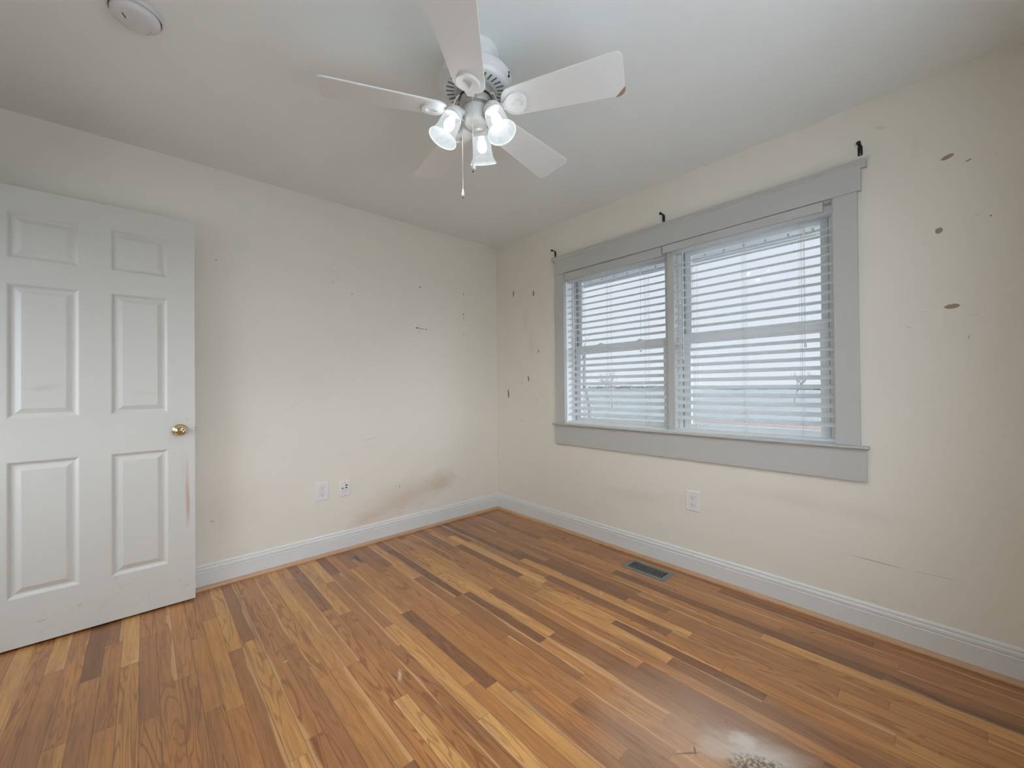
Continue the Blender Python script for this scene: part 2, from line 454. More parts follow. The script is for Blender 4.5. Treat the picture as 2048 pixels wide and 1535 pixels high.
# oak strip floor, boards along y
def floor_mat():
    m = mat('oak_strip_floor', (.4, .25, .14), .3); nt = NT(m)
    vec, x, y, z = nt.pos()
    PW = .0572
    fx = nt.math('DIVIDE', nt.math('ADD', x, .012), PW)
    i = nt.math('FLOOR', fx); fr = nt.math('SUBTRACT', fx, i)
    r1 = nt.white(nt.comb(i, 3.7, 0)); r2 = nt.white(nt.comb(i, 11.3, 0))
    ln = nt.mr(r2, 0, 1, .55, 1.35)
    fy = nt.math('DIVIDE', nt.math('ADD', y, nt.math('MULTIPLY', r1, 9.0)), ln)
    j = nt.math('FLOOR', fy); fj = nt.math('SUBTRACT', fy, j)
    idv = nt.comb(i, j, 0)
    t = nt.white(idv); t2 = nt.white(nt.comb(i, nt.math('ADD', j, 57.3), 0)); t3 = nt.white(nt.comb(nt.math('ADD', i, 31.7), j, 0))
    tone = nt.ramp(t, [(0.0, (.205, .086, .034)), (.18, (.285, .122, .046)), (.36, (.395, .172, .058)), (.60, (.450, .198, .062)), (.80, (.500, .228, .068)), (.92, (.580, .290, .090)), (1.0, (.660, .360, .120))])
    # grain: fine fibres and broad figure, shifted for each board
    off = nt.math('MULTIPLY', t2, 37.0)
    gx = nt.math('ADD', x, off)
    fine = nt.noise(nt.comb(nt.math('MULTIPLY', gx, 260.0), nt.math('MULTIPLY', y, 7.0), off), 1.0, 4, .65)
    fig = nt.noise(nt.comb(nt.math('MULTIPLY', gx, 17.0), nt.math('MULTIPLY', nt.math('ADD', y, off), 1.5), off), 1.0, 2, .45, .5)
    rings = nt.math('SINE', nt.math('MULTIPLY', fig, 62.0))
    med = nt.noise(nt.comb(nt.math('MULTIPLY', gx, 60.0), nt.math('MULTIPLY', y, 2.2), off), 1.0, 5, .6, .3)
    col = nt.mix(nt.mr(med, .40, .66, 0, .50), tone, nt.mix(1.0, tone, (.62, .56, .53), 'MULTIPLY'))
    col = nt.mix(nt.mr(fine, .46, .68, 0, .45), col, nt.mix(1.0, col, (.58, .52, .48), 'MULTIPLY'))
    col = nt.mix(nt.math('MULTIPLY', nt.mr(rings, .25, .95), nt.mr(t3, .1, .9, .12, .85)), col, nt.mix(1.0, col, (.60, .51, .46), 'MULTIPLY'))
    # pale sapwood along one edge of some boards
    edge = nt.mix(nt.math('GREATER_THAN', t3, .5), fr, nt.math('SUBTRACT', 1.0, fr))
    sapw = nt.math('ADD', edge, nt.math('MULTIPLY', nt.math('SUBTRACT', nt.noise(nt.comb(off, nt.math('MULTIPLY', y, 2.5), i), 1.0, 2, .5), .5), .8))
    sapw = nt.math('MULTIPLY', nt.mr(sapw, .80, .90), nt.math('GREATER_THAN', t2, .62))
    col = nt.mix(nt.math('MULTIPLY', sapw, .75), col, (.58, .33, .145))
    # grey-violet weathering streaks along some boards
    wst = nt.noise(nt.comb(nt.math('MULTIPLY', x, 9.0), nt.math('MULTIPLY', y, 1.3), 2.0), 1.0, 4, .6)
    col = nt.mix(nt.math('MULTIPLY', nt.mr(wst, .54, .72), .55), col, (.185, .098, .058))
    wst2 = nt.noise(nt.comb(nt.math('MULTIPLY', x, 2.0), nt.math('MULTIPLY', y, 2.0), 9.0), 1.0, 3, .5)
    col = nt.mix(nt.mr(wst2, .5, .75, 0, .25), col, (.25, .135, .072))
    # board joints
    gap = nt.math('MAXIMUM', nt.math('LESS_THAN', fr, .022), nt.math('GREATER_THAN', fr, .985))
    ej = nt.math('LESS_THAN', nt.math('MULTIPLY', fj, ln), .0018)
    gap = nt.math('MAXIMUM', gap, ej)
    col = nt.mix(nt.math('MULTIPLY', gap, .62), col, (.075, .042, .022))
    # black water stain near the left wall, worn white patch with dark residue near the camera
    stains_and_sheen = [
        (-1.10, -2.36, .40, .36, -60, .98, .5, (.52, .41, .32), .50),  # window's sheen on the floor, painted in as a broad pale zone
        (-1.402, -.225, .016, .095, 4, .5, .6, (.030, .030, .040), .88), (-.80, -.10, .022, .05, 5, .7, .8, (.06, .05, .05), .6),
        (-.86, -.30, .022, .22, 0, .8, .8, (.10, .065, .048), .6), (-1.06, -.33, .022, .16, 0, .8, .8, (.10, .062, .045), .5),
        (-1.06, -2.50, .185, .090, -62, .85, .9, (.60, .55, .48), .75),
        (-1.030, -2.462, .050, .035, -62, .5, 1.2, (.62, .59, .54), .55),
        (-1.705, -1.425, .050, .010, 65, .7, .9, (.60, .52, .44), .55),
        (-2.017, -1.019, .010, .0035, 20, .4, .5, (.66, .62, .56), .8),
        (-2.488, -.575, .018, .006, 20, .6, .8, (.60, .54, .48), .5),
        (-1.205, -2.362, .050, .0045, -40, .5, 1.2, (.12, .075, .05), .7), (-1.180, -2.372, .022, .004, 30, .5, 1.0, (.12, .075, .05), .7),
        (-.187, -2.477, .022, .006, -60, .5, 1.2, (.08, .05, .03), .7),
        (-.60, -1.60, .03, .01, 40, .6, .9, (.58, .50, .42), .35),
    ]
    col = add_marks(nt, x, y, col, stains_and_sheen)
    # dried residue specks inside the white patch
    g = nt.n('ShaderNodeGroup'); g.node_tree = MARK
    nt.put(g.inputs['U'], x); nt.put(g.inputs['V'], y)
    for k, q in zip(('CU', 'CV', 'RU', 'RV', 'Angle', 'Soft', 'Ragged'), (-1.092, -2.545, .120, .052, math.radians(-62), .45, .9)):
        g.inputs[k].default_value = q
    sp = nt.math('MULTIPLY', g.outputs[0], nt.mr(nt.noise(vec, 75, 6, .7), .44, .52))
    col = nt.mix(nt.math('MULTIPLY', sp, .9), col, (.105, .072, .040))
    # dull traffic haze on the varnish
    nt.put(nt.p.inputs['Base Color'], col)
    rg = nt.mr(nt.noise(nt.comb(nt.math('MULTIPLY', x, 3.0), nt.math('MULTIPLY', y, 1.5), 0), 1.5, 5, .6), .3, .75, .27, .42)
    nt.put(nt.p.inputs['Roughness'], rg)
    nt.p.inputs['Specular IOR Level'].default_value = .5
    nt.p.inputs['Coat Weight'].default_value = .35
    nt.p.inputs['Coat Roughness'].default_value = .23
    nt.p.inputs['Coat IOR'].default_value = 1.5
    hb = nt.math('ADD', nt.math('MULTIPLY', gap, -1.0), nt.math('MULTIPLY', fine, .15))
    hb = nt.math('ADD', hb, nt.math('MULTIPLY', t3, .35))
    nt.bump(hb, .22, .0012)
    return m
M_floor = floor_mat()

def door_mat():
    m = mat('door_paint', (.575, .57, .535), .42); nt = NT(m)
    vec, x, y, z = nt.pos()
    u = x
    sc = nt.noise(nt.comb(nt.math('MULTIPLY', x, 10), nt.math('MULTIPLY', z, 10), 0), 1.0, 6, .72, .8)
    scm = nt.math('MULTIPLY', nt.mr(sc, .58, .72), nt.mr(z, .75, .05, 0, .40))
    base = nt.mix(scm, (.60, .595, .555), (.43, .39, .345))
    ms = [(-2.283, .60, .012, .22, 0, .9, .9, (.48, .33, .25), .65), (-2.278, .52, .008, .12, 0, .8, 1.0, (.42, .25, .18), .6),
          (-2.30, .72, .014, .12, 0, .9, 1.0, (.60, .50, .43), .4),
          (-2.79, 1.16, .06, .02, 8, .8, 1.4, (.45, .42, .40), .35), (-2.44, 1.13, .07, .012, -10, .8, 1.4, (.52, .48, .44), .3),
          (-2.80, .105, .022, .004, 5, .5, .8, (.42, .36, .32), .6), (-2.60, .10, .07, .004, 40, .6, 1.3, (.55, .50, .46), .5),
          (-2.50, .17, .05, .003, -25, .6, 1.3, (.55, .50, .46), .5), (-2.68, .13, .010, .006, 0, .5, .8, (.45, .40, .36), .5),
          (-2.29, .09, .02, .004, 10, .5, .9, (.45, .40, .35), .6), (-2.31, .13, .01, .006, 0, .5, .9, (.50, .45, .40), .5),
          (-2.33, .80, .004, .004, 0, .5, .4, (.4, .38, .36), .5), (-2.282, .985, .004, .010, 0, .5, .4, (.36, .34, .32), .6)]
    nt.put(nt.p.inputs['Base Color'], add_marks(nt, u, z, base, ms))
    return m
M_door = door_mat()

# ------------------------------------------------------------------ room shell
H = 2.44
XW, YS = -3.03, -3.25           # west and south walls
WY0, WY1, WZ0, WZ1 = -2.545, -.852, .856, 2.040   # window opening in the right wall

def struct(name, bm, m, parent=None, **kw):
    o = obj(name, bm, m, parent, **kw)
    if parent is None: o['kind'] = 'structure'
    return o

struct('floor', box(-4.3, .02, YS-.05, .02, -.05, 0), M_floor)
struct('ceiling', box(-4.3, .16, YS-.05, .05, H, H+.08), M_ceil)
struct('wall_left', box(-4.3, .16, 0, .14, 0, H), M_left)
bm = bmesh.new()
bx(bm, 0, .15, YS-.1, WY0, 0, H); bx(bm, 0, .15, WY1, 0, 0, H)
bx(bm, 0, .15, WY0, WY1, 0, WZ0); bx(bm, 0, .15, WY0, WY1, WZ1, H)
bmesh.ops.remove_doubles(bm, verts=bm.verts, dist=1e-5)
struct('wall_right', bm, M_right)
bm = bmesh.new()
bx(bm, XW-.11, XW, YS-.1, -.90, 0, H); bx(bm, XW-.11, XW, -.12, 0, 0, H); bx(bm, XW-.11, XW, -.90, -.12, 2.07, H)
struct('wall_west', bm, M_plain)
SX0, SX1, SZ0, SZ1 = -2.50, -.85, .70, 2.10      # made-up double window in the south wall, behind the camera, for fill
bm = bmesh.new()
bx(bm, XW-.11, SX0, YS-.1, YS, 0, H); bx(bm, SX1, .15, YS-.1, YS, 0, H); bx(bm, SX0, SX1, YS-.1, YS, 0, SZ0); bx(bm, SX0, SX1, YS-.1, YS, SZ1, H)
struct('wall_south', bm, M_plain)
bm = bmesh.new()
for a in ((SX0-.09, SX0, SZ0, SZ1), (SX1, SX1+.09, SZ0, SZ1), (SX0-.09, SX1+.09, SZ1, SZ1+.1), (SX0-.09, SX1+.09, SZ0-.1, SZ0)):
    bx(bm, a[0], a[1], YS, YS+.02, a[2], a[3])
for a in ((SX0, SX0+.05, SZ0, SZ1), (SX1-.05, SX1, SZ0, SZ1), (-1.705, -1.645, SZ0, SZ1), (SX0+.05, SX1-.05, SZ0, SZ0+.05), (SX0+.05, SX1-.05, SZ1-.05, SZ1), (SX0+.05, SX1-.05, 1.41, 1.45)):
    bx(bm, a[0], a[1], YS-.08, YS-.03, a[2], a[3])
FILL_WIN = bm
bm = bmesh.new()
bx(bm, -4.3, -4.2, YS, -1.75, 0, H); bx(bm, -4.3, -4.2, -1.75, 0, 1.9, H); bx(bm, -4.3, -4.2, -1.75, 0, 0, .9); bx(bm, -4.3, XW-.11, YS-.05, YS, 0, H)  # opening added in the unseen hall wall for fill daylight
struct('wall_hall', bm, M_plain)

# baseboards with a moulded top, and stained shoe moulding
BP = [(0, 0), (.015, 0), (.015, .094), (.0155, .0965), (.011, .0985), (.0118, .102), (.0135, .108), (.0125, .116), (.009, .1195), (.0065, .121), (.008, .1245), (.008, .130), (.005, .1355), (.0025, .138), (0, .138)]
def baseboard(name, axis, a, b, sgn_off):
    bm = bmesh.new()
    if axis == 'x':   # along x, on the wall y = sgn_off
        extrude_profile(bm, BP, a, b, lambda q, e: (e, sgn_off[0] + sgn_off[1]*q[0], q[1]))
    else:
        extrude_profile(bm, BP, a, b, lambda q, e: (sgn_off[0] + sgn_off[1]*q[0], e, q[1]))
    return struct(name, bm, M_base)
baseboard('baseboard_left', 'x', XW, 0, (0, -1))
baseboard('baseboard_right', 'y', YS, -.0155, (0, -1))
baseboard('baseboard_west', 'y', YS, -.98, (XW, 1))
baseboard('baseboard_south', 'x', XW+.016, -.016, (YS, 1))
SP = [(.015, 0), (.034, 0), (.034, .006)] + [(.0155 + .0185*math.cos(t), .002 + .0185*math.sin(t)) for t in (.35, .6, .85, 1.1, 1.35)] + [(.015, .0205)]
bm = bmesh.new(); extrude_profile(bm, SP, XW, -.0155, lambda q, e: (e, -q[0], q[1])); struct('trim_1', bm, M_shoe)
bm = bmesh.new(); extrude_profile(bm, SP, YS, -.034, lambda q, e: (-q[0], e, q[1])); struct('trim_2', bm, M_shoe)

fill_win = struct('window_3', FILL_WIN, M_trim)  # unseen window, added to let fill daylight in
def fill_sheer_mat():  # unseen sheer, added to spread the fill daylight up to the ceiling
    m = bpy.data.materials.new('fill_sheer_fabric'); m.use_nodes = True
    t = m.node_tree; t.nodes.clear()
    o = t.nodes.new('ShaderNodeOutputMaterial'); mx = t.nodes.new('ShaderNodeMixShader')
    tr = t.nodes.new('ShaderNodeBsdfTransparent'); tl = t.nodes.new('ShaderNodeBsdfTranslucent')
    tl.inputs[0].default_value = (.9, .9, .9, 1)
    mx.inputs[0].default_value = FILL_SHEER
    t.links.new(tr.outputs[0], mx.inputs[1]); t.links.new(tl.outputs[0], mx.inputs[2]); t.links.new(mx.outputs[0], o.inputs[0])
    return m
bm = bmesh.new()
pl = [bm.verts.new((SX0-.06+k*(SX1-SX0+.12)/60, YS+.035+.010*math.sin(k*1.1), z)) for z in (SZ0-.1, SZ1+.06) for k in range(61)]
for k in range(60): bm.faces.new((pl[k], pl[k+1], pl[k+62], pl[k+61]))
obj('fill_sheer_panel', bm, fill_sheer_mat(), fill_win, smooth=True)
# ------------------------------------------------------------------ window surround (the whole opening sags a little to the left)
def sag(bm):
    for v in bm.verts: v.co.z -= .0062*(2.64 + v.co.y)
    return bm
def wbox(y0, y1, z0, z1, x0, x1):      # y given as distance from the corner
    return sag(box(x0, x1, -y1, -y0, z0, z1))
struct('trim_3', wbox(.762, 2.651, 2.036, 2.141, -.025, 0), M_trim, bevel=.0015)          # head board
CP = [(0, 2.139), (.025, 2.139), (.027, 2.143), (.029, 2.1465), (.0285, 2.150), (.031, 2.153), (.036, 2.158), (.0425, 2.163), (.045, 2.165), (.045, 2.1725), (0, 2.1725)]
bm = bmesh.new(); extrude_profile(bm, CP, -2.671, -.744, lambda q, e: (-q[0], e, q[1])); struct('trim_4', sag(bm), M_trim)
struct('trim_5', wbox(.760, .852, .858, 2.036, -.020, 0), M_trim, bevel=.0015)
struct('trim_6', wbox(2.545, 2.636, .858, 2.036, -.020, 0), M_trim, bevel=.0015)
TP = [(0, .844), (.036, .844), (.040, .847), (.0415, .851), (.040, .855), (.036, .858), (0, .858)]
bm = bmesh.new(); extrude_profile(bm, TP, -2.667, -.735, lambda q, e: (-q[0], e, q[1])); struct('trim_7', sag(bm), M_trim)
struct('trim_8', wbox(.747, 2.657, .693, .844, -.019, 0), M_trim, bevel=.0015)
# jamb lining and centre mullion
bm = bmesh.new()
for a in ((.852, .860, .858, 2.036), (2.537, 2.545, .858, 2.036), (.852, 2.545, .850, .858), (.852, 2.545, 2.034, 2.042)):
    bx(bm, -.0005, .15, -a[1], -a[0], a[2], a[3])
struct('trim_9', sag(bm), M_vinyl)
struct('trim_10', wbox(1.690, 1.735, .858, 2.034, .012, .15), M_trim, bevel=.0015)

def window(n, y0, y1):
    w = empty('window_%d' % n, (.1, -(y0+y1)/2, .86)); w['kind'] = 'structure'
    z0, z1, zm = .860, 2.032, 1.432
    def ring(bm, a0, a1, b0, b1, t, x0, x1, tb=None, tt=None):
        tb = tb or t; tt = tt or t
        bx(bm, x0, x1, -a0-t, -a0, b0, b1); bx(bm, x0, x1, -a1, -a1+t, b0, b1)
        bx(bm, x0, x1, -a1+t, -a0-t, b0, b0+tb); bx(bm, x0, x1, -a1+t, -a0-t, b1-tt, b1)
    bm = bmesh.new(); ring(bm, y0, y1, z0, z1, .024, .070, .150, .010, .024)
    for s in (y0+.024, y1-.027): bx(bm, .082, .086, -s-.003, -s, z0, z1)       # parting ribs
    obj('window_frame', sag(bm), M_vinyl, w)
    bm = bmesh.new()
    for s in (y0+.0241, y1-.0271): bx(bm, .072, .081, -s-.003, -s, z0+.02, z1-.02); bx(bm, .089, .109, -s-.003, -s, zm, z1-.02)
    obj('balance_track', sag(bm), M_track, w)
    a0, a1 = y0+.026, y1-.026
    bm = bmesh.new(); ring(bm, a0, a1, zm-.022, z1-.024, .040, .112, .136, .038, .040)
    up = obj('upper_sash', sag(bm), M_vinyl, w, bevel=.002)
    bm = bmesh.new(); bx(bm, .122, .126, -a1+.04, -a0-.04, zm+.012, z1-.06); obj('pane', sag(bm), M_glass, up)
    bm = bmesh.new(); ring(bm, a0, a1, z0+.010, zm+.024, .042, .086, .110, .032, .040)
    lo = obj('lower_sash', sag(bm), M_vinyl, w, bevel=.002)
    bm = bmesh.new(); bx(bm, .096, .100, -a1+.042, -a0-.042, z0+.042, zm-.016); obj('pane', sag(bm), M_glass, lo)
    for f in (.30, .72):
        yc = a0 + (a1-a0)*f
        bm = bmesh.new(); bx(bm, .088, .108, -yc-.028, -yc+.028, zm+.024, zm+.034); bx(bm, .092, .104, -yc-.010, -yc+.016, zm+.034, zm+.040)
        obj('sash_lock', sag(bm), M_vinyl, lo, bevel=.002)
window(1, .860, 1.690)
window(2, 1.735, 2.537)

# ------------------------------------------------------------------ blinds
def blind(y0, y1, vy0, vy1, vx, label, ladders, cord_y, wand_y, wand_z, tassel_z, zB):
    b = empty('venetian_blind', (.03, -(y0+y1)/2, 2.03), label, 'blind', 'horizontal blinds in the double window')
    # valance board with end returns
    bm = bmesh.new()
    dz = zB - 1.8795
    bx(bm, vx, vx+.009, -vy1, -vy0, 1.986+dz, 2.033)
    bx(bm, vx+.009, .009, -vy0-.009, -vy0, 1.988+dz, 2.033); bx(bm, vx+.009, .009, -vy1, -vy1+.009, 1.988+dz, 2.033)
    obj('valance', sag(bm), M_trim, b, bevel=.0015)
    obj('headrail', sag(box(.010, .056, -y1, -y0, 1.974+dz, 2.018+dz)), M_blind, b, bevel=.002)
    pitch, w, s = .0467, .042, .50
    ang = math.atan(s)
    zs_ = [1.913] + [zB - k*pitch for k in range(30) if zB - k*pitch > .905]
    n = len(zs_)
    bm = bmesh.new()
    xc = .033
    for k in range(n):
        zc = zs_[k]
        pr = []
        for side in (1, -1):
            for q in range(7):
                f = (q/6 - .5) if side == 1 else (.5 - q/6)
                cr = .0022*(1 - (2*f)**2) + (.0019 if side == 1 else -.0019)
                pr.append((xc + f*w*math.cos(ang) - cr*math.sin(ang), zc + f*w*math.sin(ang) + cr*math.cos(ang)))
        extrude_profile(bm, pr, -y1+.001, -y0-.001, lambda q, e: (q[0], e, q[1]))
    obj('slats', sag(bm), M_blind, b)
    bm = bmesh.new(); bx(bm, xc-.024, xc+.024, -y1+.002, -y0-.002, .862, .877)
    obj('bottom_rail', sag(bm), M_blind, b, bevel=.002)
    for ly in ladders:
        bm = bmesh.new()
        for x in (xc-.023, xc+.023):
            tube(bm, [(x, -ly-.004, 1.975), (x, -ly-.004, .876)], .0007, 6)
            tube(bm, [(x, -ly+.004, 1.975), (x, -ly+.004, .876)], .0006, 6)
        for k in range(n):
            zc = zs_[k]
            tube(bm, [(xc-.023, -ly, zc-.0115), (xc+.023, -ly, zc+.0095)], .0007, 5)
        obj('ladder_cord', sag(bm), M_cord, b)
    bm = bmesh.new()
    tube(bm, [(.004, -cord_y-.004, 1.976), (.004, -cord_y-.001, 1.92)], .0009, 6)
    tube(bm, [(.004, -cord_y+.004, 1.976), (.004, -cord_y+.001, 1.92)], .0009, 6)
    tube(bm, [(.004, -cord_y, 1.90), (.004, -cord_y, tassel_z)], .0011, 6)
    lc = obj('lift_cord', sag(bm), M_cord, b)
    bm = lathe(bmesh.new(), [(.004, 0), (.006, .003), (.006, .030), (.0045, .034)], (.004, -cord_y, 1.888), (0, 0, 1), 12)
    obj('cord_condenser', sag(bm), M_plate, lc, smooth=True)
    bm = lathe(bmesh.new(), [(.0055, 0), (.0065, .004), (.006, .010), (.003, .022), (.002, .026)], (.004, -cord_y, tassel_z-.022), (0, 0, 1), 12)
    obj('tassel', sag(bm), M_plate, lc, smooth=True)
    bm = bmesh.new()
    tube(bm, [(.006, -wand_y, 1.972), (-.001, -wand_y, 1.955), (-.001, -wand_y, wand_z+.06)], .0034, 6)
    tube(bm, [(-.001, -wand_y, wand_z+.06), (-.001, -wand_y, wand_z)], [.0045, .0038], 8)
    obj('tilt_wand', sag(bm), M_blind, b)
    return b
blind(.857, 1.672, .856, 1.668, -.0165, 'white slatted blind nearest the room corner, its short valance tucked under the head board', (1.00, 1.235, 1.535), 1.505, .935, 1.30, 1.395, 1.866)
blind(1.722, 2.540, 1.676, 2.506, -.020, 'white slatted blind on the right half of the window, square gap beside its valance', (1.86, 2.135, 2.405), 2.425, 1.800, 1.30, 1.355, 1.8795)

# ------------------------------------------------------------------ curtain rod brackets
def bracket(y, z, label):
    o = empty('curtain_bracket', (0, -y, z), label, 'bracket', 'curtain rod brackets above the window')
    obj('wall_plate', box(-.004, 0, -y-.009, -y+.009, z-.022, z+.020), M_black, o, bevel=.001)
    bm = bmesh.new()
    pr = [(-.0005, z+.012), (-.008, z+.022), (-.022, z+.024), (-.040, z+.022), (-.040, z+.018), (-.022, z+.020), (-.010, z+.018), (-.004, z+.010)]
    extrude_profile(bm, pr, -y-.006, -y+.006, lambda q, e: (q[0], e, q[1]))
    obj('arm', bm, M_black, o)
    bm = lathe(bmesh.new(), [(.005, 0), (.0082, .001), (.0085, .009), (.007, .011)], (-.038, -y, z+.020), (-1, 0, 0), 16)
    obj('rod_rest', bm, M_black, o, smooth=True)
    obj('screw', lathe(bmesh.new(), [(.003, 0), (.003, .002), (.001, .003)], (-.004, -y, z-.016), (-1, 0, 0), 10), M_steel, o)
bracket(.752, 2.204, 'small black curtain bracket above the left end of the window head')
bracket(1.680, 2.208, 'small black curtain bracket above the middle of the window head')
bracket(2.648, 2.226, 'small black curtain bracket above the right end of the window head')

# ------------------------------------------------------------------ door, opened back against the left wall
DX0, DX1, DYF, DYB, DZ0, DZ1 = -3.012, -2.249, -.121, -.086, .012, 2.057
cols = [(-2.900, -2.681), (-2.574, -2.360)]
rows = [(.229, .832), (1.025, 1.625), (1.737, 1.941)]
door = None
bm = bmesh.new()
xs = sorted({DX0, DX1, *[v for c in cols for v in c]}); zs = sorted({DZ0, DZ1, *[v for r in rows for v in r]})
for yf in (DYF, DYB):
    for a, b_ in zip(xs, xs[1:]):
        for c, d in zip(zs, zs[1:]):
            if (a, b_) in cols and (c, d) in rows: continue
            quad(bm, (a, yf, c), (b_, yf, c), (b_, yf, d), (a, yf, d))
for a, b_ in ((DX0, DX1),):
    quad(bm, (a, DYF, DZ0), (b_, DYF, DZ0), (b_, DYB, DZ0), (a, DYB, DZ0)); quad(bm, (a, DYF, DZ1), (b_, DYF, DZ1), (b_, DYB, DZ1), (a, DYB, DZ1))
for x in (DX0, DX1):
    quad(bm, (x, DYF, DZ0), (x, DYB, DZ0), (x, DYB, DZ1), (x, DYF, DZ1))
bmesh.ops.remove_doubles(bm, verts=bm.verts, dist=1e-5)
door = obj('door_1', bm, M_door); door['kind'] = 'structure'
def door_panel(c, r):
    bm = bmesh.new()
    for yf, s in ((DYF, 1), (DYB, -1)):
        loops = []
        for ins, dep in ((0, 0), (.004, .0015), (.013, .0085), (.019, .0095), (.024, .0085), (.040, .0030), (.042, .0024)):
            loops.append([bm.verts.new((x, yf + s*dep, z)) for x, z in ((c[0]+ins, r[0]+ins), (c[1]-ins, r[0]+ins), (c[1]-ins, r[1]-ins), (c[0]+ins, r[1]-ins))])
        for p, q in zip(loops, loops[1:]):
            for k in range(4): bm.faces.new((p[k], p[(k+1) % 4], q[(k+1) % 4], q[k]))
        bm.faces.new(loops[-1])
    return bm
for c in cols:
    for r in rows: obj('panel', door_panel(c, r), M_door, door)
KX, KZ = -2.312, .928
kb = obj('door_knob', lathe(bmesh.new(), [(.031, 0), (.032, .003), (.029, .007), (.020, .010), (.012, .013), (.011, .026), (.015, .031), (.023, .036), (.0265, .043), (.0265, .049), (.0245, .055), (.019, .060), (.0125, .0625), (.011, .0615), (.0105, .058)], (KX, DYF, KZ), (0, -1, 0), 32), M_brass, door, smooth=True)
obj('lock_cylinder', lathe(bmesh.new(), [(.0105, 0), (.0100, .0025), (.009, .003)], (KX, DYF-.058, KZ), (0, -1, 0), 20), M_steel, kb, smooth=True)
obj('keyhole', box(KX-.0012, KX+.0012, DYF-.0617, DYF-.0609, KZ-.005, KZ+.005), M_dark, kb)
bm = bmesh.new(); bx(bm, DX1-.001, DX1+.0015, -.115, -.092, KZ-.028, KZ+.028)
lt = obj('latch_plate', bm, M_steel, door)
bm = bmesh.new(); bx(bm, DX1+.0015, DX1+.011, -.110, -.098, KZ-.008, KZ+.009); obj('latch_bolt', bm, M_steel, lt, bevel=.002)
bm = bmesh.new()
for z in (.25, 1.05, 1.85):
    lathe(bm, [(.006, -.045), (.006, .045)], (DX0-.003, DYF-.004, z), (0, 0, 1), 10)
obj('hinge', bm, M_brass, door)
# door frame trim in the west wall
bm = bmesh.new()
for x0, x1 in ((XW, XW+.014),):
    bx(bm, x0, x1, -.98, -.90, 0, 2.15); bx(bm, x0, x1, -.12, -.04, 0, 2.15); bx(bm, x0, x1, -.90, -.12, 2.07, 2.15)
bx(bm, XW-.11, XW, -.900, -.890, 0, 2.07); bx(bm, XW-.11, XW, -.130, -.12, 0, 2.07); bx(bm, XW-.11, XW, -.89, -.13, 2.06, 2.07)
struct('trim_11', bm, M_trim)

# ------------------------------------------------------------------ electrical plates
def plate_bm(P, U, V, N, w, h, t=.006):
    bm = bmesh.new()
    o = round_rect(w, h, .004, 3); i = round_rect(w-.008, h-.008, .003, 3)
    A = [bm.verts.new(P + U*p[0] + V*p[1]) for p in o]
    B = [bm.verts.new(P + U*p[0] + V*p[1] + N*t*.45) for p in o]
    D = [bm.verts.new(P + U*p[0] + V*p[1] + N*t) for p in i]
    n = len(o)
    for k in range(n):
        j = (k+1) % n
        bm.faces.new((A[k], A[j], B[j], B[k])); bm.faces.new((B[k], B[j], D[j], D[k]))
    bm.faces.new(D); bm.faces.new(A)
    return bm
def outlet(P, U, N, label):
    P = Vector(P); U = Vector(U); N = Vector(N); V = Vector((0, 0, 1))
    o = empty('wall_outlet', P, label, 'outlet', 'duplex wall outlets')
    obj('cover_plate', plate_bm(P, U, V, N, .086, .124), M_plate, o)
    for s in (1, -1):
        c = P + V*.0205*s + N*.006
        pts = []
        for k in range(28):
            t = 2*PI*k/28
            pts.append((max(-.0172, min(.0172, .0185*math.cos(t))), max(-.0135, min(.0135, .0165*math.sin(t)))))
        rc = obj('receptacle', prism(bmesh.new(), pts, .005, c, U, V, N), M_plate, o)
        bm = bmesh.new()
        for du, hh in ((-.0064, .0085), (.0064, .0070)):
            prism(bm, [(du-.0013, -hh/2+.003), (du+.0013, -hh/2+.003), (du+.0013, hh/2+.003), (du-.0013, hh/2+.003)], .0008, c + N*.0026, U, V, N)
        prism(bm, [(.0030*math.cos(a), .0030*math.sin(a)-.0075) for a in [k*PI/6 for k in range(12)]], .0008, c + N*.0026, U, V, N)
        obj('slot', bm, M_slot, rc)
        bm = bmesh.new(); annulus(bm, [(p[0]*1.06, p[1]*1.08) for p in pts], pts, .0006, P + V*.0205*s + N*.0062, U, V, N)
        obj('rim_gap', bm, M_rim, rc)
    obj('screw', lathe(bmesh.new(), [(.003, 0), (.003, .001), (.002, .0016)], P + N*.006, N, 10), M_plate, o)
outlet((-1.5605, 0, .439), (1, 0, 0), (0, -1, 0), 'white duplex outlet on the left wall beside the cable jack plate')
outlet((0, -1.845, .440), (0, -1, 0), (-1, 0, 0), 'white duplex outlet on the right wall below the window apron')
P = Vector((-1.407, 0, .432))
jk = empty('jack_plate', P, 'white cable jack plate with three dark ports on the left wall', 'wall plate')
obj('cover_plate', plate_bm(P, Vector((1, 0, 0)), Vector((0, 0, 1)), Vector((0, -1, 0)), .071, .110), M_plate, jk)
for du, dv, r in ((-.018, .004, .0048), (.008, .006, .0052)):
    obj('port', lathe(bmesh.new(), [(r, 0), (r, .003), (r*.6, .003), (r*.5, .001)], P + Vector((du, -.006, dv)), (0, -1, 0), 14), M_slot, jk)
obj('port', box(P.x+.001, P.x+.018, -.0072, -.005, P.z+.019, P.z+.027), M_slot, jk)
obj('label_field', box(P.x-.014, P.x+.018, -.0068, -.005, P.z-.030, P.z-.008), mat('jack_insert', (.66, .66, .72), .4), jk)
for dv in (.044, -.044):
    obj('screw', lathe(bmesh.new(), [(.003, 0), (.003, .001), (.002, .0016)], P + Vector((0, -.006, dv)), (0, -1, 0), 10), M_steel, jk)

